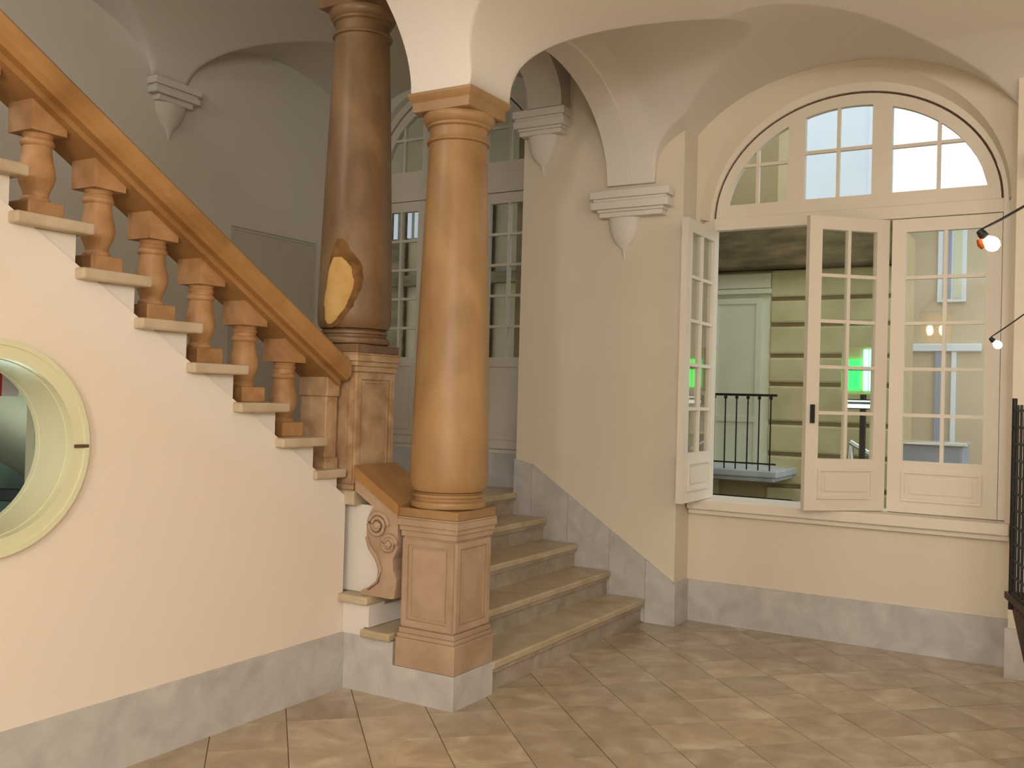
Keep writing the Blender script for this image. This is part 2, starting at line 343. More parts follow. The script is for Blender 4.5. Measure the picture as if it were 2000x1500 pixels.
# pier right of the big window
wp = Plate('wall_pier', [[(XR, 0), (6.2, 0), (6.2, 5.2), (XR, 5.2)]], XZ, YC, 2.95, 'ochre'); tag(wp, 'beige wall pier at the right edge beside the big window', 'wall', kind='structure')
corbel(wp, 2.60, YC, 3.02, .60, .13, 0, .40)
bp_ = Boxes('baseboard_pier', [(XR-.015, 6.2, YC-.018, YC, 0, .288), (XR-.015, XR, YC, YW-.018, 0, .288)], 'marble'); tag(bp_, 'short marble baseboard at the foot of the right pier', 'baseboard', kind='structure')
# far walls of the hall (behind the camera)
fw = Plate('wall_front', [[(-.74, 0), (6.2, 0), (6.2, 5.2), (-.74, 5.2)]], XZ, -8.2, -8, 'ochre'); tag(fw, 'beige hall wall behind the viewer', 'wall', kind='structure')
rw_ = Plate('wall_right', [[(-8, 0), (2.4, 0), (2.4, 5.2), (-8, 5.2)]], YZ, 6.0, 6.2, 'ochre'); tag(rw_, 'beige hall wall on the far right', 'wall', kind='structure')

# ------------------------------------------------------------------ window walls
def window_hole(x0, x1, z0, zs, rise, n=40):
    c, a = (x0+x1)/2, (x1-x0)/2; return [(x0, z0), (x1, z0)] + arcpts(c, zs, a, rise, n)[0:]
ww = Plate('wall_window', [[(XE-.02, 0), (XR+.02, 0), (XR+.02, 5.2), (XE-.02, 5.2)], window_hole(.238, 2.205, .84, 2.84, .93)], XZ, YW, 2.95, 'ochre')
tag(ww, 'beige wall around the big arched window', 'wall', kind='structure')
bw = Box('baseboard_window', XE, XR-.015, YW-.018, YW, 0, .288, 'marble'); tag(bw, 'grey marble baseboard under the big window', 'baseboard', kind='structure')
be = Boxes('baseboard_corner', [(XE, XE+.016, YC-.02, YW-.018, 0, .292)], 'marble'); tag(be, 'marble return of the baseboard at the wall corner', 'baseboard', kind='structure')
WX0, WX1 = -2.86, -1.0
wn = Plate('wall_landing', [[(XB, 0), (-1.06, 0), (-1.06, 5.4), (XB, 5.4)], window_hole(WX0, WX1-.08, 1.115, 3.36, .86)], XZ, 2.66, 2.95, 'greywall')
tag(wn, 'grey wall of the landing around the glazed window behind the columns', 'wall', kind='structure')
bn = Box('baseboard_landing', XB+.02, -1.09, 2.64, 2.66, LAND, LAND+.285, 'marble'); tag(bn, 'dark grey marble baseboard at the landing', 'baseboard', kind='structure')

def in_arch(cx, zs, a, b, x): q = (x-cx)/a; return zs + b*sqrt(max(0, 1-q*q))
def panel_poly(cx, zs, a, b, xa, xb, zb, n=18):
    xs = [xa+(xb-xa)*i/n for i in range(n+1)]; pts = [(x, in_arch(cx, zs, a, b, x)) for x in xs]
    k = sqrt(max(0, 1-((zb-zs)/b)**2))*a
    lo, hi = max(xa, cx-k), min(xb, cx+k)
    top = [(hi, in_arch(cx, zs, a, b, hi))] if hi < xb else []
    pts = [p for p in pts if p[1] > zb+1e-4]
    if lo > xa: pts = [(lo, zb)] + pts
    if hi < xb: pts = pts + [(hi, zb)]
    res = [(xa, zb)] if lo <= xa else []
    poly = ([(lo, zb)] if lo <= xa else []) + pts + ([(xb, zb)] if hi >= xb else [])
    out = []
    for p in poly:
        if not out or (abs(p[0]-out[-1][0])+abs(p[1]-out[-1][1])) > 1e-5: out.append(p)
    return out
def casement(parent, wdt, z0, z1, zg, hinge, ang, paint, handle_x=None, rows=5, flip=1):
    """one glazed leaf; local x runs from the hinge along the leaf"""
    st, th = .088, .045; gz1 = z1-.085
    fr = [[(0, z0), (wdt, z0), (wdt, z1), (0, z1)], [(st, zg), (wdt-st, zg), (wdt-st, gz1), (st, gz1)]]
    f = Plate('casement', [[(flip*u, v) for u, v in p] for p in fr], XZ, -th/2, th/2, paint, parent); f.location = hinge; f.rotation_euler = (0, 0, ang)
    X = lambda u: flip*u
    def bx(name, a, b, y0, y1, c, d, mat, bev=0):
        return Box(name, min(X(a), X(b)), max(X(a), X(b)), y0, y1, c, d, mat, f, bev)
    for s in (-1, 1):   # recessed field with raised moulding on both faces
        y = s*th/2
        lst = []
        a0, a1, c0, c1 = st, wdt-st, z0+.075, zg-.06
        for q in ((a0, a1, c0, c0+.018), (a0, a1, c1-.018, c1), (a0, a0+.018, c0+.018, c1-.018), (a1-.018, a1, c0+.018, c1-.018)):
            lst.append((min(X(q[0]), X(q[1])), max(X(q[0]), X(q[1])), min(y, y+s*.012), max(y, y+s*.012), q[2], q[3]))
        lst.append((min(X(a0+.05), X(a1-.05)), max(X(a0+.05), X(a1-.05)), min(y, y+s*.008), max(y, y+s*.008), c0+.05, c1-.05))
        Boxes('panel_moulding', lst, paint, f)
    xm = wdt/2; mw = .011
    bx('muntin', xm-mw, xm+mw, -.018, .018, zg, gz1, paint)
    for i in range(1, rows):
        z = zg+(gz1-zg)*i/rows; bx('muntin', st, wdt-st, -.016, .016, z-mw, z+mw, paint)
    for i in range(rows):
        za, zb = zg+(gz1-zg)*i/rows, zg+(gz1-zg)*(i+1)/rows
        for a, b in ((st, xm), (xm, wdt-st)): bx('pane', a+.003, b-.003, -.002, .002, za+.003, zb-.003, 'glass')
    if handle_x is not None:
        bx('handle', handle_x-.008, handle_x+.008, -.06, -.02, z0+.56, z0+.68, 'iron', .004)
    return f
def big_window(name, x0, x1, z0, zleaf, ztr, zs, rise, yf, zg, leaves, paint, label):
    """arched three-light window: outer frame, transom, fanlight, leaves"""
    wn_ = empty(name, ((x0+x1)/2, yf, z0)); tag(wn_, label, 'window', kind='structure')
    ox, oz = (x0+x1)/2, z0
    F = lambda u, v, d: (u-ox, d, v-oz)
    c, a = (x0+x1)/2, (x1-x0)/2
    outer = [(x0-.10, z0-.0), (x1+.10, z0-.0)] + arcpts(c, zs, a+.10, rise+.15)
    inner = [(x0, z0+.0001), (x1, z0+.0001)] + arcpts(c, zs, a, rise)
    # frame as a band
    bm = bmesh.new(); n = len(outer); A = []
    for (u, v), (p, q) in zip(outer, inner): A.append([bm.verts.new(F(*k)) for k in ((u, v, -.03), (p, q, -.03), (p, q, .06), (u, v, .06))])
    for i in range(1, n):
        j = (i+1) % n
        for k in range(4): bm.faces.new((A[i][k], A[j][k], A[j][(k+1) % 4], A[i][(k+1) % 4]))
    link('window_frame', bm, paint, wn_)
    # dark gap between frame and fanlight
    g_o = arcpts(c, zs, a-.001, rise-.001); g_i = arcpts(c, zs, a-.014, rise-.014)
    bm = bmesh.new(); A = [[bm.verts.new(F(*k)) for k in ((u, v, -.008), (p, q, -.008), (p, q, .03), (u, v, .03))] for (u, v), (p, q) in zip(g_o, g_i)]
    for p, q in zip(A, A[1:]):
        for k in range(4): bm.faces.new((p[k], q[k], q[(k+1) % 4], p[(k+1) % 4]))
    link('frame_gap', bm, 'gasket', wn_)
    # fanlight frame with three openings
    af, bf = a-.014, rise-.014; ag, bg_ = a-.085, rise-.09
    w3 = (x1-x0)/3; mull = [x0+w3*.93, x1-w3*1.17] if name == 'window_1' else [x0+w3, x1-w3]
    zb = ztr+.02
    spans = [(x0+.02, mull[0]-.058), (mull[0]+.058, mull[1]-.062), (mull[1]+.062, x1-.02)]
    holes = [panel_poly(c, zs, ag, bg_, xa, xb, zb) for xa, xb in spans]
    k0 = sqrt(max(0, 1-((max(ztr-.10, zs)-zs)/bf)**2))*af
    out = [(c+af, ztr-.10), ] + arcpts(c, zs, af, bf, 48) + [(c-af, ztr-.10)] if ztr-.10 < zs-1e-3 else arcpts(c, zs, af, bf, 48)
    fan = Plate('fanlight', [out] + holes, F, -.022, .026, paint, wn_)
    for h, (xa, xb) in zip(holes, spans):
        xm = (max(min(p[0] for p in h), xa) + xb)/2 if h[0][0] > xa else (xa+max(p[0] for p in h))/2
        zt_ = max(p[1] for p in h); zm = zb+(zt_-zb)*.53
        zx = in_arch(c, zs, ag, bg_, xm)
        Plate('muntin', [[(xm-.011, zb), (xm+.011, zb), (xm+.011, zx), (xm-.011, zx)]], F, -.015, .015, paint, fan)
        row = clip(clip(h, 1, zm-.011, True), 1, zm+.011, False)
        if len(row) > 2: Plate('muntin', [row], F, -.014, .014, paint, fan)
        for sx in (0, 1):
            for sz in (0, 1):
                q = clip(clip(h, 0, xm, bool(sx)), 1, zm, bool(sz))
                if len(q) > 2 and max(p[0] for p in q)-min(p[0] for p in q) > .02: Plate('pane', [q], F, -.002, .002, 'glass', fan)
    # transom moulding
    Box('transom', x0-ox, x1-ox, -.035, .035, zleaf+.004-oz, ztr-.10+.03-oz if ztr-.10 < zs-1e-3 else zs-oz+.03, paint, wn_, .004)
    for lf in leaves:
        casement(wn_, lf['w'], 0, zleaf-z0, zg-z0, (lf['x']-ox, lf.get('dy', 0), 0), lf['ang'], paint, lf.get('handle'), 5, lf.get('flip', 1))
    return wn_
lw = .612
W1 = big_window('window_1', .305, 2.16, .868, 2.765, 2.925, 2.84, .80, 2.75, 1.20,
    [dict(w=lw, x=.318, ang=math.radians(-90), dy=-.01),
     dict(w=.565, x=1.482, ang=math.radians(42), flip=-1, handle=.53),
     dict(w=.643, x=2.156, ang=0, flip=-1)], 'paint', 'big arched window with its left glazed leaf swung open')
# splayed reveal and sill
bm = bmesh.new()
o_ = arcpts(1.2215, 2.84, .9835, .930); i_ = arcpts(1.2325, 2.84, .952, .852)
A = [bm.verts.new((u-W1.location.x, 2.629-2.75, v-W1.location.z)) for u, v in o_]; B = [bm.verts.new((u-W1.location.x, 2.728-2.75, v-W1.location.z)) for u, v in i_]
for i in range(len(A)-1): bm.faces.new((A[i], A[i+1], B[i+1], B[i]))
link('reveal', bm, 'ochre', W1, True)
Box('sill', .215-W1.location.x, 2.235-W1.location.x, -.20, .2, -.075, -.004, 'paint', W1, .008)
Box('sill_moulding', .215-W1.location.x, 2.235-W1.location.x, -.165, -.118, -.11, -.075, 'paint', W1, .006)
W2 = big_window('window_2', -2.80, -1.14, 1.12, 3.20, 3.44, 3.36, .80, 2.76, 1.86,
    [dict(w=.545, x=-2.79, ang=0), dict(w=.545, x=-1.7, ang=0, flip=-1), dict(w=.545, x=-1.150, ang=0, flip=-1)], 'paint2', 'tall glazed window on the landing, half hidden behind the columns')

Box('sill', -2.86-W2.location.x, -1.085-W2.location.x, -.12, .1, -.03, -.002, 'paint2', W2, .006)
# ------------------------------------------------------------------ vaults
def field(name, xs, ys, fz, mat):
    bm = bmesh.new(); G = [[bm.verts.new((x, y, fz(x, y))) for y in ys] for x in xs]
    for i in range(len(xs)-1):
        for j in range(len(ys)-1): bm.faces.new((G[i][j], G[i+1][j], G[i+1][j+1], G[i][j+1]))
    return link(name, bm, mat, None, True)
def ell(q): return sqrt(max(0., 1-q*q))
def sup(d, A, B, n=3.35):
    q = min(1, max(0, 1-d/A)); return B*(max(0, 1-q**n))**(1/n)
def hall(x, y):
    z = SP + min(sup(x, 2.25, .51), sup(2.625-y, 1.6, .525))
    if .38 < y < 2.34: z = max(z, SP-.01 + .70*ell((y-1.36)/.98) - .148*max(0, x))
    if -3.8 < y < 0: z = max(z, SP-.01 + .86*ell((y+1.9)/1.9) - .148*max(0, x))
    if .05 < x < 2.35: z = max(z, SP-.01 + .76*ell((x-1.2)/1.15) - .146*max(0, 2.63-y))
    elif 2.9 < x < 5.2: z = max(z, SP-.01 + .76*ell((x-4.05)/1.15) - .146*max(0, 2.63-y))
    return z
def lin(a, b, s): n = max(1, int(round((b-a)/s))); return [a+(b-a)*i/n for i in range(n)]
xs = lin(-.18, .3, .008) + lin(.3, 2.5, .018) + lin(2.5, 6.2, .1) + [6.2]
ys = lin(-8.2, -2.0, .12) + lin(-2.0, -.3, .03) + lin(-.3, 2.64, .012) + [2.64]
ys = sorted(set(ys) | {-.0002, -.0015, -.003, -.006, -.009, .3802, .3815, .383, .386, .389, 2.3398, 2.3385, 2.337, 2.334, 2.331})
ce = field('ceiling', xs, ys, hall, 'vault'); tag(ce, 'pale plaster vault of the hall with lunettes over the arches', 'ceiling', kind='structure')
# arcade wall carrying the arches over the stair, on the front column
arc1 = arcpts(1.36, SP, .975, .672, 40)[::-1]; arc2 = arcpts(-1.9, SP, 1.9, .852, 60)[::-1]
wa = Plate('wall_arcade', [[(-6, SP), (-3.8, SP)] + arc2[1:-1] + [(0, SP), (.385, SP)] + arc1[1:-1] + [(2.335, SP), (2.375, SP), (2.375, 5.4), (-6, 5.4)]], YZ, -.36, -.172, 'vault')
tag(wa, 'pale arches springing from the front column over the stair', 'wall', kind='structure')
def stairv(x, y):
    ez = .48*ell((y-1.74)/.93) if y > .55 else .56*ell((y+1.55)/2.05)
    if x < -.9: return 3.70 + max(ez, .50*ell((x+1.95)/1.04))
    return 3.70 + max(.42, ez)
xs = lin(XB-.02, -.36, .018) + [-.35]; ys = lin(-6, -.3, .06) + lin(-.3, 2.7, .02) + [2.7]
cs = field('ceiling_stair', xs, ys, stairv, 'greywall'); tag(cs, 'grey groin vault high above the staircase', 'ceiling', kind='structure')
# arch rib from the rear column to the landing corbel
rib = Plate('trim_1', [[(.36, 3.726)] + arcpts(1.30, 3.70, .94, .46, 30)[::-1][1:-1] + [(2.24, 3.681), (2.375, 3.681), (2.375, 4.4), (.0, 4.4), (.0, 3.726)]], YZ, -.98, -.70, 'greywall')
tag(rib, 'plaster arch rib from the rear column to the landing corbel', 'arch', kind='structure')
wt = Plate('wall_stair_front', [[(XB, 2.6), (-.36, 2.6), (-.36, 5.4), (XB, 5.4)]], XZ, -6.2, -6.0, 'greywall'); tag(wt, 'grey wall at the top end of the stair', 'wall', kind='structure')

# ------------------------------------------------------------------ lower flight
st = empty('staircase', (-.9, 1.3, 0)); tag(st, 'lower flight of worn marble steps rising to the landing', 'stairs')
st.location = (0, 0, 0)
for k in range(1, 6):
    xn = x1-(k-1)*t1; z = r1*k
    yl = {1: .365, 2: .365, 3: -.04, 4: .12, 5: .12}[k]
    xb_ = xn-t1-.06 if k < 5 else XB+.01
    bm = bmesh.new()
    if k == 5: box(bm, xb_, xn, yl, YC-.022, z-.045, z-.0, .008); box(bm, XB+.01, -1.09, YC-.022, 2.64, z-.045, z, 0)
    elif k == 3:
        box(bm, xb_, xn, .12, YC-.022, z-.042, z, .009); box(bm, XL-.014, xn, -.04, .1198, z-.042, z, .009)
    else: box(bm, xb_, xn, yl, YC-.022, z-.042, z, .009)
    if k == 2: box(bm, -.566, -.379, -.035, .36, z-.042, z, .009)
    link('tread', bm, 'tread', st)
    bm = bmesh.new(); box(bm, xn-.05, xn-.03, max(yl, .12) if k > 2 else .365, YC-.022, r1*(k-1)+.0005, z-.0425); box(bm, xn-.032, xn-.012, max(yl, .13) if k > 2 else .365, YC-.022, z-.062, z-.0425)
    link('riser', bm, 'riser', st)
# plinth under the pedestal and stringer
pl = empty('stair_plinth', (0, 0, 0)); tag(pl, 'pale grey marble plinth under the front pedestal', 'plinth')
Plate('plinth_block', [[(XL, 0), (0, 0), (0, .170), (-.377, .170), (-.377, .286), (XL, .286)]], XZ, 0, .362, 'marble', pl)
sb = Boxes('stringer_block', [(XL-.012, -.568, .003, .36, .2865, .3335), (XL-.012, -.538, .003, .36, .3335, .452)], 'white'); tag(sb, 'white plastered block between the two projecting step ends', 'stair stringer')
# skirting along the stair wall
sk = empty('baseboard_stair', (0, 0, 0)); tag(sk, 'sloping grey marble skirting along the lower stair', 'baseboard', kind='structure')
upz = lambda x: min(1.075, .30 - (x-.205)*.655) if x > -1.09 else 1.075
dn = lambda x: max(0, min(.80, -.62*(x-.02)-.05)) if x < .02 else 0
cuts = [-1.085, -.93, -.62, -.28, .0, .205]
for a, b in zip(cuts, cuts[1:]):
    Plate('marble_slab', [[(a+.001, dn(a)), (b-.001, dn(b)), (b-.001, upz(b)), (a+.001, upz(a))]], XZ, YC-.02, YC, 'marble', sk)

# ------------------------------------------------------------------ upper flight
su = empty('staircase', (0, 0, 0)); tag(su, 'upper flight of pale marble steps above the peach wall', 'stairs')
for k in range(6, 18):
    y1_ = yn(k); y0_ = y1_-.272-.045
    xr = -.66 if k > 7 else (-1.06 if k == 6 else -.69)
    if k == 7: y1_ = -.025
    Box('tread', XB+.01, xr, y0_, y1_, zt(k)-.045, zt(k), 'slab', su, .009)
    if k > 6:
        ya, yb, za, zb = y0_+.03, y1_-.04, zt(k)-.172-.045, zt(k)-.0455
        Box('step_block', XB+.01, -.905, ya, yb, za, zb, 'white', su)
        pts = [(ya, max(za, sl(ya))), (yb, max(za, sl(yb))), (yb, zb), (ya, zb)]
        if zb - sl(ya) < .002: pts = [((1.0-zb)/.627+.001, zb-.0012)] + pts[1:3]
        Plate('step_end', [pts], YZ, -.90, XL-.008, 'white', su)
Box('landing_edge', XB+.01, -1.06, .065, .30, .80, zt(6)-.0455, 'white', su)

# ------------------------------------------------------------------ pedestals and columns
def frame_strips(u0, u1, v0, v1, w_): return [(u0, u1, v0, v0+w_), (u0, u1, v1-w_, v1), (u0, u0+w_, v0+w_, v1-w_), (u1-w_, u1, v0+w_, v1-w_)]
def pedestal(name, x0, x1, y0, y1, z0, z1, mat, label, base_h=.20, cap_h=.105):
    e = empty(name, ((x0+x1)/2, (y0+y1)/2, z0)); tag(e, label, 'pedestal')
    hx, hy, H = (x1-x0)/2, (y1-y0)/2, z1-z0
    Boxes('base', [(-hx, hx, -hy, hy, 0, base_h-.05), (-hx+.006, hx-.006, -hy+.006, hy-.006, base_h-.05, base_h-.028), (-hx+.012, hx-.012, -hy+.012, hy-.012, base_h-.028, base_h)], mat, e, .004)
    i = .022
    Box('die', -hx+i, hx-i, -hy+i, hy-i, base_h, H-cap_h, mat, e, .003)
    for sx, sy in ((0, -1), (1, 0), (-1, 0), (0, 1)):
        lst = []
        if sy:
            for q in frame_strips(-hx+i+.004, hx-i-.004, base_h+.01, H-cap_h-.01, .03): lst.append((q[0], q[1], sy*(hy-i)-.0, sy*(hy-i)+sy*.009, q[2], q[3]))
            for q in frame_strips(-hx+i+.05, hx-i-.05, base_h+.05, H-cap_h-.05, .008): lst.append((q[0], q[1], sy*(hy-i), sy*(hy-i)+sy*.005, q[2], q[3]))
            lst = [(a, b, min(c, d), max(c, d), ee, f) for a, b, c, d, ee, f in lst]
        else:
            for q in frame_strips(-hy+i+.004, hy-i-.004, base_h+.01, H-cap_h-.01, .03): lst.append((min(sx*(hx-i), sx*(hx-i+.009)), max(sx*(hx-i), sx*(hx-i+.009)), q[0], q[1], q[2], q[3]))
            for q in frame_strips(-hy+i+.05, hy-i-.05, base_h+.05, H-cap_h-.05, .008): lst.append((min(sx*(hx-i), sx*(hx-i+.005)), max(sx*(hx-i), sx*(hx-i+.005)), q[0], q[1], q[2], q[3]))
        Boxes('panel_moulding', lst, mat, e)
    cz = H-cap_h
    Boxes('cap', [(-hx+.012, hx-.012, -hy+.012, hy-.012, cz, cz+.03), (-hx+.004, hx-.004, -hy+.004, hy-.004, cz+.03, cz+.055), (-hx-.004, hx+.004, -hy-.004, hy+.004, cz+.055, cz+.09), (-hx-.002, hx+.002, -hy-.002, hy+.002, cz+.09, H)], mat, e, .004)
    return e
P1 = pedestal('pedestal', -.365, -.003, .002, .362, .1705, .925, 'stone', 'tan stone pedestal under the front column', .195, .10)
P2 = pedestal('pedestal', -1.025, -.66, -.003, .362, 1.0, 1.755, 'stone2', 'veined brown stone pedestal under the rear column', .06, .10)
Boxes('foot_moulding', [(-.19, .192, -.19, .19, -.045, .03)], 'slab', P2, .008)
hb_ = Boxes('half_baluster', [(-.12, .06, -.275, -.185, .13, .62), (-.125, .075, -.285, -.185, .10, .2), (-.125, .075, -.285, -.185, .52, .66)], 'stone2', P2, .006)
def column(cx, cy, z0, ztop, mat, label):
    e = empty('column', (cx, cy, z0)); tag(e, label, 'column')
    H = ztop-z0
    Boxes('plinth', [(-.178, .178, -.178, .178, 0, .045)], mat, e, .004)
    Lathe('base', [(.178, .045), (.192, .052), (.196, .065), (.192, .08), (.182, .085), (.176, .09), (.176, .10), (.184, .105), (.184, .118), (.174, .122), (.17, .128)], mat, e, seg=56)
    zs_, zn = .128, H-.215
    pr_ = [(.165, zs_), (.185, zs_+.006), (.197, zs_+.03), (.201, zs_+.08)]
    for i in range(1, 21):
        t = i/20; r = .201-.051*(t**1.25); pr_.append((r, zs_+.08+(zn-.03-zs_-.08)*t))
    sh = Lathe('shaft', pr_, mat, e, seg=64)
    Lathe('astragal', [(.150, zn-.03), (.162, zn-.026), (.166, zn-.018), (.162, zn-.008), (.150, zn-.004)], mat, e, seg=56)
    Lathe('capital', [(.148, zn-.004), (.148, zn+.045), (.153, zn+.05), (.162, zn+.053), (.162, zn+.066), (.170, zn+.070), (.180, zn+.085), (.186, zn+.105), (.182, zn+.118), (.16, zn+.12)], mat, e, seg=56)
    bm = bmesh.new(); a = H-.096
    rows = [(.165, a), (.172, a+.003), (.172, a+.05), (.176, a+.056), (.184, a+.066), (.190, a+.078), (.192, a+.082), (.192, H)]
    R_ = [[bm.verts.new((sx*r, sy*r, z)) for sx, sy in ((-1, -1), (1, -1), (1, 1), (-1, 1))] for r, z in rows]
    for p, q in zip(R_, R_[1:]):
        for i in range(4): bm.faces.new((p[i], p[(i+1) % 4], q[(i+1) % 4], q[i]))
    bm.faces.new(R_[0][::-1]); bm.faces.new(R_[-1]); link('abacus', bm, mat, e)
    return e
C1 = column(-.184, .182, .9255, SP, 'shaft', 'honey-coloured marble column on the front pedestal')
C2 = column(-.842, .18, 1.7555, 3.725, 'shaft2', 'dark brown marble column with a broken patch, on the rear pedestal')
# broken patch on the rear shaft
def patch(name, rows, off, mat, jit):
    bm = bmesh.new(); rr = random.Random(3); R_ = []; n = 10
    for z, a0, a1 in rows:
        tt = (z-1.7555-.208)/(2.9-.2); r = .201-.051*(max(0, (z-1.9635)/1.30)**1.25)
        row = []
        for i in range(n+1):
            a = math.radians(a0+(a1-a0)*i/n + (rr.uniform(-jit, jit) if i in (0, n) else 0)); e_ = off*(0.0 if i in (0, n) else 1) - .002*(1 if i in (0, n) else 0)
            row.append(bm.verts.new(((r+e_)*cos(a), (r+e_)*sin(a), z-1.7555)))
        R_.append(row)
    for p, q in zip(R_, R_[1:]):
        for i in range(n): bm.faces.new((p[i], p[i+1], q[i+1], q[i]))
    return link(name, bm, mat, C2, True)
patch('broken_edge', [(1.885, -92, -84), (1.91, -102, -72), (1.95, -105, -60), (2.0, -106, -50), (2.05, -106, -42), (2.1, -106, -36), (2.15, -105, -33), (2.2, -104, -34), (2.24, -100, -40), (2.28, -96, -50), (2.31, -92, -58), (2.34, -88, -64), (2.36, -82, -72)], .003, 'scar_rim', 4)
patch('broken_patch', [(1.905, -93, -86), (1.93, -101, -76), (1.97, -103, -66), (2.01, -104, -60), (2.05, -104, -54), (2.1, -103, -50), (2.14, -102, -49), (2.18, -100, -52), (2.21, -97, -56), (2.24, -92, -64), (2.26, -88, -70)], .0065, 'scar', 3)

# ------------------------------------------------------------------ upper balustrade
ba = empty('balustrade', (0, 0, 0)); tag(ba, 'brown stone balustrade with turned balusters on the upper stair', 'balustrade')
ztop = lambda y: 1.692 - .597*y
def sloped(name, prof, ya, yb, mat, parent):
    bm = bmesh.new(); A = [bm.verts.new((x, ya, ztop(ya)+dz)) for x, dz in prof]; B = [bm.verts.new((x, yb, ztop(yb)+dz)) for x, dz in prof]
    n = len(prof)
    for i in range(n): bm.faces.new((A[i], A[(i+1) % n], B[(i+1) % n], B[i]))
    bm.faces.new(A); bm.faces.new(B[::-1]); return link(name, bm, mat, parent)
sloped('handrail', [(-.685, 0), (-.67, -.018), (-.668, -.075), (-.675, -.085), (-.69, -.098), (-.70, -.108), (-1.0, -.108), (-1.01, -.098), (-1.025, -.085), (-1.03, -.03), (-1.015, 0)], -.035, -4.6, 'rail', ba)
sloped('under_rail', [(-.74, -.108), (-.74, -.135), (-.96, -.135), (-.96, -.108)], -.035, -4.6, 'rail', ba)
def baluster_set(k):
    yb = yn(k)-.125; z0 = zt(k); zt_ = ztop(yb)-.12; H = zt_-z0
    pr_ = [(.052, .07), (.055, .078), (.052, .088), (.046, .095), (.047, .11), (.060, .14), (.069, .17), (.068, .195), (.060, .23), (.054, .265), (.053, .285), (.060, .292), (.062, .30), (.060, .308), (.053, .315), (.052, .35), (.049, .40), (.048, H-.125), (.056, H-.118), (.058, H-.108), (.052, H-.10), (.055, H-.092), (.060, H-.08)]
    bm = bmesh.new(); lathe(bm, pr_, 0, 0, 24); b = link('baluster', bm, 'baluster', ba, True, .7); b.location = (-.855, yb, z0)
    bm = bmesh.new(); box(bm, -.074, .074, -.074, .074, 0, .072, .006); c = link('base_block', bm, 'baluster', b)
    bm = bmesh.new(); h = .074; s_ = .597
    v = [bm.verts.new((sx*h, sy*h, z)) for z in (0, 1) for sx, sy in ((-1, -1), (1, -1), (1, 1), (-1, 1))]
    for i, q in enumerate(v): q.co.z = (H-.085) if i < 4 else H + .004 - s_*q.co.y
    for f in ((0, 1, 2, 3), (4, 5, 6, 7), (0, 1, 5, 4), (1, 2, 6, 5), (2, 3, 7, 6), (3, 0, 4, 7)): bm.faces.new([v[i] for i in f])
    link('capital_block', bm, 'baluster', b)
for k in range(8, 17): baluster_set(k)

# ------------------------------------------------------------------ lower parapet with carved scroll
pa = empty('parapet', (0, 0, 0)); tag(pa, 'short stone handrail with carved scroll bracket beside the front pedestal', 'parapet')
Box('plaster_panel', XL-.09, -.50, .062, .30, .4965, .955, 'white', pa)
bm = bmesh.new()
P = [(-.655, 1.165), (-.36, .985), (-.36, .925), (-.655, 1.105)]
plate(bm, [P], XZ, -.012, .345); link('handrail', bm, 'rail', pa)
bm = bmesh.new(); plate(bm, [[(-.655, 1.105), (-.372, .932), (-.372, .88), (-.52, .95), (-.655, 1.03)]], XZ, .005, .33); link('rail_moulding', bm, 'stone', pa)
scroll = [(-.372, .905), (-.50, .975), (-.545, .945), (-.572, .885), (-.575, .81), (-.55, .76), (-.51, .72), (-.488, .68), (-.482, .63), (-.495, .585), (-.53, .55), (-.575, .53), (-.60, .52), (-.60, .4965), (-.405, .4965), (-.385, .50), (-.372, .60), (-.395, .64), (-.40, .70), (-.378, .74), (-.372, .76)]
bm = bmesh.new(); plate(bm, [scroll], XZ, .01, .16); bmesh.ops.remove_doubles(bm, verts=bm.verts, dist=1e-5)
sc = link('scroll_bracket', bm, 'stone', pa)
def spiral(name, cx, cz, r):
    pts = [(cx+r*(1-.8*i/40)*cos(i*.35), .006-.010*(i/40), cz+r*(1-.8*i/40)*sin(i*.35)) for i in range(41)]
    bm = bmesh.new(); tube(bm, pts, [.013*(1-.4*i/40) for i in range(41)], 6); link(name, bm, 'stone', sc, True)
spiral('volute', -.50, .865, .068); spiral('volute', -.425, .775, .048)
for cx, cz, r in ((-.50, .865, .022), (-.425, .775, .018)):
    bm = bmesh.new(); bmesh.ops.create_uvsphere(bm, u_segments=12, v_segments=8, radius=r, matrix=Matrix.Translation((cx, .0, cz))); link('rosette_boss', bm, 'stone', sc, True)
bm = bmesh.new()
tube(bm, [(-.57, .006, .80), (-.545, .004, .745), (-.50, .004, .70), (-.474, .004, .64), (-.49, .004, .575), (-.55, .004, .53)], [.008, .011, .012, .011, .009, .006], 6); link('scroll_edge', bm, 'stone', sc, True)

# ------------------------------------------------------------------ lamps at the right edge
def arm_lamp(root_p, sock, bulb_dir, s, label, shade):
    e = empty('arm_lamp', sock); tag(e, label, 'lamp', 'bare bulb lamps on thin arms')
    s0 = Vector(sock); r = Vector(root_p)-s0
    Tube('arm', [r, r*.55+Vector((0, 0, -.012)), r*.2, (0, 0, .01)], .0055*s, 'iron', e)
    d = Vector(bulb_dir).normalized()
    Tube('socket', [-d*.012*s, d*.006*s, d*.024*s, d*.03*s], [.012*s, .018*s, .019*s, .013*s], 'iron', e, 12)
    prof = [.010, .017, .026, .030, .028, .018, .004]; L_ = [.028, .036, .05, .064, .078, .092, .098]
    Tube('bulb', [d*l*s for l in L_], [p*s for p in prof], 'bulb', e, 16)
    if shade: Tube('copper_collar', [d*.022*s+Vector((-.018, -.010, -.012))*s, d*.045*s+Vector((-.026, -.016, -.018))*s, d*.060*s+Vector((-.026, -.016, -.022))*s], [.012*s, .015*s, .011*s], 'copper', e, 10)
    return e
arm_lamp((2.60, .25, 2.47), (2.2715, .057, 2.205), (.5, .3, -.55), .9, 'nearer of the two lit bulbs on thin arms at the right edge', True)
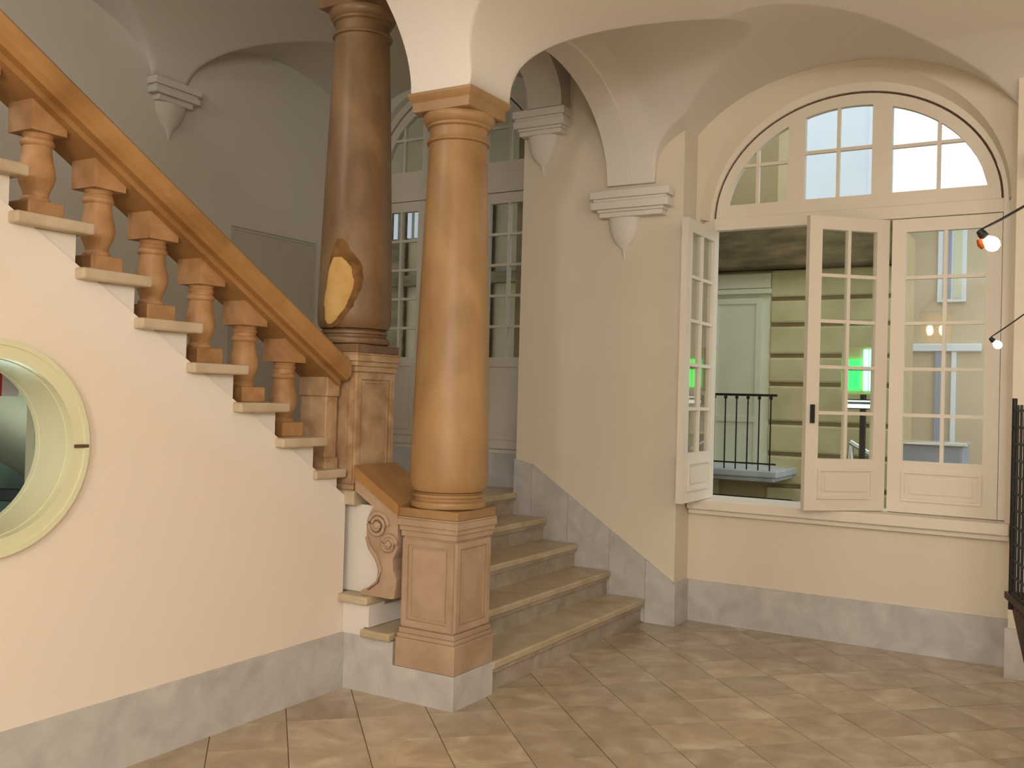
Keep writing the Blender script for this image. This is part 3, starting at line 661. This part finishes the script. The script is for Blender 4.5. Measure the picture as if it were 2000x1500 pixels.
arm_lamp((2.60, 1.85, 2.30), (2.190, 1.643, 1.912), (.5, .3, -.5), .68, 'farther, lower lit bulb on a thin arm at the right edge', False)
for (x, y, z), n in (((2.60, .25, 2.47), 0), ((2.60, 1.85, 2.30), 1)):
    e = empty('lamp_stand', (x, y, 0)); tag(e, ('nearer' if n == 0 else 'farther')+' black iron stand outside the right edge, holding a bulb arm', 'lamp stand')
    Lathe('foot', [(.14, 0), (.14, .012), (.03, .025), (.02, .04)], 'iron', e, seg=24); Tube('pole', [(0, 0, .03), (0, 0, z+.02)], .011, 'iron', e)
# planter with wire trellis
pt = empty('planter', (2.70, .84, 0), .25); tag(pt, 'dark wooden tapered planter with black wire trellis at the right edge', 'planter')
bm = bmesh.new(); R_ = []
for h, z in ((.17, .0), (.30, .68), (.32, .685), (.32, .715), (.29, .715), (.27, .66)): R_.append([bm.verts.new((sx*h, sy*h, z)) for sx, sy in ((-1, -1), (1, -1), (1, 1), (-1, 1))])
for p, q in zip(R_, R_[1:]):
    for i in range(4): bm.faces.new((p[i], p[(i+1) % 4], q[(i+1) % 4], q[i]))
bm.faces.new(R_[0][::-1]); bm.faces.new(R_[-1]); link('tub', bm, 'wood', pt)
Box('soil', -.265, .265, -.265, .265, .63, .66, 'gasket', pt)
bm = bmesh.new()
for i in range(12):
    z = .72+.075*i; tube(bm, [(-.30, -.28, z), (.30, -.28, z)], .006, 6); tube(bm, [(-.30, -.28, z), (-.30, .28, z)], .006, 6)
for i in range(9):
    t = -.30+.075*i; tube(bm, [(t, -.28, .66), (t, -.28, 1.57)], .006, 6); tube(bm, [(-.30, -.28+.07*i, .66), (-.30, -.28+.07*i, 1.57)], .006, 6)
link('wire_mesh', bm, 'iron', pt)
for sx, sy in ((-.30, -.28), (-.30, .28), (.30, -.28)): Tube('mesh_post', [(sx, sy, .64), (sx, sy, 1.6)], .011, 'iron', pt)

# hanging lantern of the hall (left of the frame; seen mirrored in the window)
la = empty('hanging_lantern', (1.0, -3.5, 2.30)); tag(la, 'brass lantern hanging in the hall, seen mirrored in the right window leaf', 'lantern')
Tube('chain', [(0, 0, .62), (0, 0, 1.4)], .006, 'brass', la)
for a in range(6): Tube('cage_bar', [(.16*cos(a*pi/3), .16*sin(a*pi/3), .0), (.2*cos(a*pi/3), .2*sin(a*pi/3), .42), (.03*cos(a*pi/3), .03*sin(a*pi/3), .62)], .007, 'brass', la)
bm = bmesh.new()
bm.free()
for r, z in ((.16, .0), (.2, .42)): Tube('cage_ring', [(r*cos(i*pi/12), r*sin(i*pi/12), z) for i in range(25)], .008, 'brass', la, 6)
for dx in (-.075, .075):
    c = Tube('candle', [(dx, 0, .02), (dx, 0, .16)], .012, 'signwhite', la); bm = bmesh.new(); bmesh.ops.create_uvsphere(bm, u_segments=12, v_segments=8, radius=.042, matrix=Matrix.Translation((dx, 0, .21)) @ Matrix.Diagonal((1, 1, 1.5, 1))); link('candle_bulb', bm, 'flame', la, True)
for a in range(6):
    p = [(.162*cos(b*pi/3), .162*sin(b*pi/3), .01) for b in (a, a+1)] + [(.2*cos(b*pi/3), .2*sin(b*pi/3), .41) for b in (a+1, a)]
    bm = bmesh.new(); bm.faces.new([bm.verts.new(q) for q in p]); bmesh.ops.solidify(bm, geom=bm.faces[:], thickness=.003); link('amber_pane', bm, 'amber', la)
Tube('candle_arm', [(-.16, 0, 0), (.16, 0, 0)], .008, 'brass', la)

# ------------------------------------------------------------------ courtyard outside
gr = Box('courtyard_ground', -12, 14, 2.95, 22, -.4, -.2, 'asphalt'); tag(gr, 'grey paving of the courtyard outside the windows', 'ground', kind='structure')
b1 = empty('building', (-.5, 6.5, -.2)); tag(b1, 'old stone courtyard building with banded courses, seen through the open leaf', 'building')
def B1(name, x0, x1, y0, y1, z0, z1, mat, par=None, bev=0): return Box(name, x0+.5, x1+.5, y0-6.5, y1-6.5, z0+.2, z1+.2, mat, par or b1, bev)
B1('wall', -5.2, -.32, 6.56, 7.2, -.2, 7.5, 'rust2'); B1('wall', -.32, 1.0, 6.56, 7.2, -.2, 3.35, 'rust2')
B1('timber_lintel', -3.2, 1.0, 6.30, 6.56, 3.0, 3.50, 'beam', bev=.02)
zz = -.2; hts = [.38, .38, .36, .33, .415, .305, .335, .28, .22]
z_ = .02-.2
bands = [(-.2, .28), (.28, .66), (.66, 1.0), (1.0, 1.335), (1.335, 1.75), (1.75, 2.055), (2.055, 2.39), (2.39, 2.67), (2.67, 3.0)]
for a, b in bands:
    B1('stone_course', -.345, 1.0, 6.46, 6.56, a+.028, b-.012, 'rust', bev=.022); B1('stone_course', -3.2, -1.12, 6.46, 6.56, a+.028, b-.012, 'rust', bev=.022)
dn_ = B1('door_surround', -1.12, -.345, 6.48, 6.56, .76, 2.97, 'shutter'); B1('lintel_board', -1.12, -.345, 6.455, 6.48, 2.80, 2.96, 'shutter', bev=.008); B1('cornice_strip', -1.14, -.33, 6.42, 6.48, 2.735, 2.79, 'shutter', bev=.008)
sh = B1('shutter', -.98, -.43, 6.455, 6.48, .80, 2.69, 'shutter'); Boxes('shutter_rail', [(-.42, .01, -.06, -.045, 1.54, 1.60), (-.48, -.42, -.06, -.045, 1.0, 2.89), (.01, .07, -.06, -.045, 1.0, 2.89), (-.42, .01, -.06, -.045, 2.83, 2.89)], 'shutter', sh)
bs = B1('balcony_slab', -1.6, -.02, 5.68, 6.5, .80, .87, 'balcony', bev=.012)
B1('slab_moulding', -1.6, -.06, 5.72, 6.5, .755, .80, 'balcony', bev=.012)
bm = bmesh.new(); plate(bm, [[(5.78-6.5, .955), (6.5-6.5, .955), (6.5-6.5, .42), (6.3-6.5, .45)]], YZ, -.62, -.38); link('bracket', bm, 'rust', b1)
rl = empty('railing', (0, 0, 0), 0, b1)
Boxes('top_rail', [(-1.1, .46, -.80, -.77, 1.815, 1.84)], 'iron', rl); Boxes('bottom_rail', [(-1.1, .46, -.795, -.775, 1.13, 1.145)], 'iron', rl)
for i in range(12): Tube('bar', [(.40-.117*i, -.785, 1.06), (.40-.117*i, -.785, 1.82)], .0075, 'iron', rl)
for i in range(12):
    bm = bmesh.new(); bmesh.ops.create_uvsphere(bm, u_segments=8, v_segments=6, radius=.019, matrix=Matrix.Translation((.40-.117*i, -.785, 1.80))); link('bar_knob', bm, 'iron', rl, True)
# low dark awning below the sill
aw = empty('awning', (.1, 4.5, -.2)); tag(aw, 'low black awning with a red strip just outside the open window', 'awning')
bm = bmesh.new(); plate(bm, [[(-.1, .93), (.55, .84), (.55, .78), (-.1, .78)]], YZ, -1.2, .36); link('canopy', bm, 'black', aw)
Box('red_strip', -.12, .22, -.115, -.1, .80, .84, 'red', aw)
for x in (-1.15, .3): Tube('post', [(x, -.05, 0), (x, -.05, .8)], .02, 'iron', aw)
# green neon sign
gs = empty('neon_sign', (1.07, 4.2, -.2), .1); tag(gs, 'green lit sign box on a post in the courtyard, behind the middle leaf', 'sign')
Box('housing', -.17, .15, .0, .08, 1.84, 2.22, 'rust', gs)
for i in range(4): Box('green_tube', -.155+.035*i, -.13+.035*i, -.03, -.005, 1.87, 2.12, 'green', gs, .006)
for i in range(3): Box('cyan_tube', .0+.045*i, .035+.045*i, -.03, -.005, 1.87, 2.20, 'cyan', gs, .006)
Box('cross_bar', -.16, .14, -.045, -.03, 2.03, 2.05, 'iron', gs); Box('lamp_strip', -.15, .14, -.03, .0, 1.73, 1.76, 'whiteneon', gs); Box('lamp_strip', -.15, .14, -.03, .0, 1.78, 1.79, 'whiteneon', gs)
Tube('post', [(0, .04, 0), (0, .04, 1.86)], .025, 'iron', gs)
Box('lamp_bracket', -.15, .14, .0, .06, 1.72, 1.80, 'iron', gs)
# facade on the right behind the closed leaf
b2 = empty('building', (1.6, 10, -.2)); tag(b2, 'low sand-coloured courtyard building seen through the right leaf', 'building')
def B2(name, x0, x1, y0, y1, z0, z1, mat, par=None, bev=0): return Box(name, x0-1.6, x1-1.6, y0-10, y1-10, z0+.2, z1+.2, mat, par or b2, bev)
B2('wall', .2, 7, 10, 11, -.2, 4.35, 'sandwall'); B2('cornice', .15, 7, 9.9, 10.02, 4.2, 4.38, 'shutter', bev=.02)
for x in (.93, 2.4, 3.8):
    f = B2('window_surround', x-.05, x+.30, 9.95, 10.0, 2.95, 4.1, 'bluewall', bev=.01); B2('pane', x+.02, x+.12, 9.94, 9.955, 3.0, 4.05, 'bluegrey'); B2('pane', x+.15, x+.25, 9.94, 9.955, 3.0, 4.05, 'shutter')
    B2('pilaster', x-.06, x+.02, 9.95, 10.0, -.2, 2.3, 'bluegrey', bev=.01); B2('pilaster', x+.14, x+.20, 9.95, 10.0, -.2, 2.3, 'bluewall', bev=.01); B2('string_course', x-.4, x+.5, 9.93, 10.0, 2.3, 2.4, 'bluewall', bev=.01)
Tube('drainpipe', [(.45-1.6, -.08, .0), (.45-1.6, -.08, 4.4)], .06, 'pipe', b2)
b3 = empty('building', (-1, 16, -.2)); tag(b3, 'tall pale blue building farther back, seen through the fanlight', 'building')
Box('wall', -9, .12, 0, 1, 0, 11, 'bluewall', b3); Box('cornice', -9, .2, -.15, .0, 10.6, 11.1, 'bluewall', b3, .03); Box('corner_pilaster', -.18, .14, -.05, 0, 0, 10.6, 'bluewall', b3, .01)
tb = empty('courtyard_table', (1.2, 5.4, -.2)); tag(tb, 'blue grey covered table standing outside the right leaf', 'table')
Box('cloth', -.02, .52, -.25, .25, .62, 1.42, 'bluegrey', tb, .03); Box('top', -.05, .55, -.28, .28, 1.42, 1.45, 'chrome', tb, .008)
for x in (.05, .45): Tube('leg', [(x, 0, 0), (x, 0, .64)], .02, 'iron', tb)
bk = empty('folding_easel', (.88, 4.6, -.2)); tag(bk, 'bright metal folding easel outside the lower right leaf', 'easel')
Tube('leg', [(-.1, 0, 0), (.02, 0, 1.42)], .014, 'chrome', bk); Tube('leg', [(.16, 0, 0), (.02, .0, 1.42)], .014, 'chrome', bk); Tube('leg', [(.03, .2, 0), (.03, .02, 1.40)], .014, 'pipe', bk); Tube('cross_arm', [(.02, -.02, 1.44), (.26, -.02, 1.30)], .022, 'chrome', bk)
# added gallery that keeps the landing window view dim
gb = empty('enclosure', (-3.6, 5.2, -.2)); tag(gb, 'added brown gallery seen through the landing window', 'enclosure')
Box('wall', -4, 2.3, 0, .2, 0, 5.6, 'enclosure', gb); Box('shade_roof', -4, 2.2, -2.2, .2, 5.0, 5.2, 'beam', gb); Box('shade_side_wall', 2.1, 2.3, -2.2, 0, 0, 5.0, 'enclosure', gb); Box('shade_side_wall', -4, -3.8, -2.2, 0, 0, 5.0, 'enclosure', gb)  # roof and side walls put in to shut out daylight
for x in (-2.4, -1.2, .0, 1.1): Box('shutter', x, x+.5, -.06, 0, 1.2, 4.2, 'beam', gb, .01)
Box('timber_rail', -4, 2.1, -.12, 0, 3.0, 3.12, 'beam', gb)
for x in (-.92, -.80, -.60, -.5): Box('pale_strip', x, x+.06, -.16, -.12, 3.55, 4.15, 'bluewall', gb)
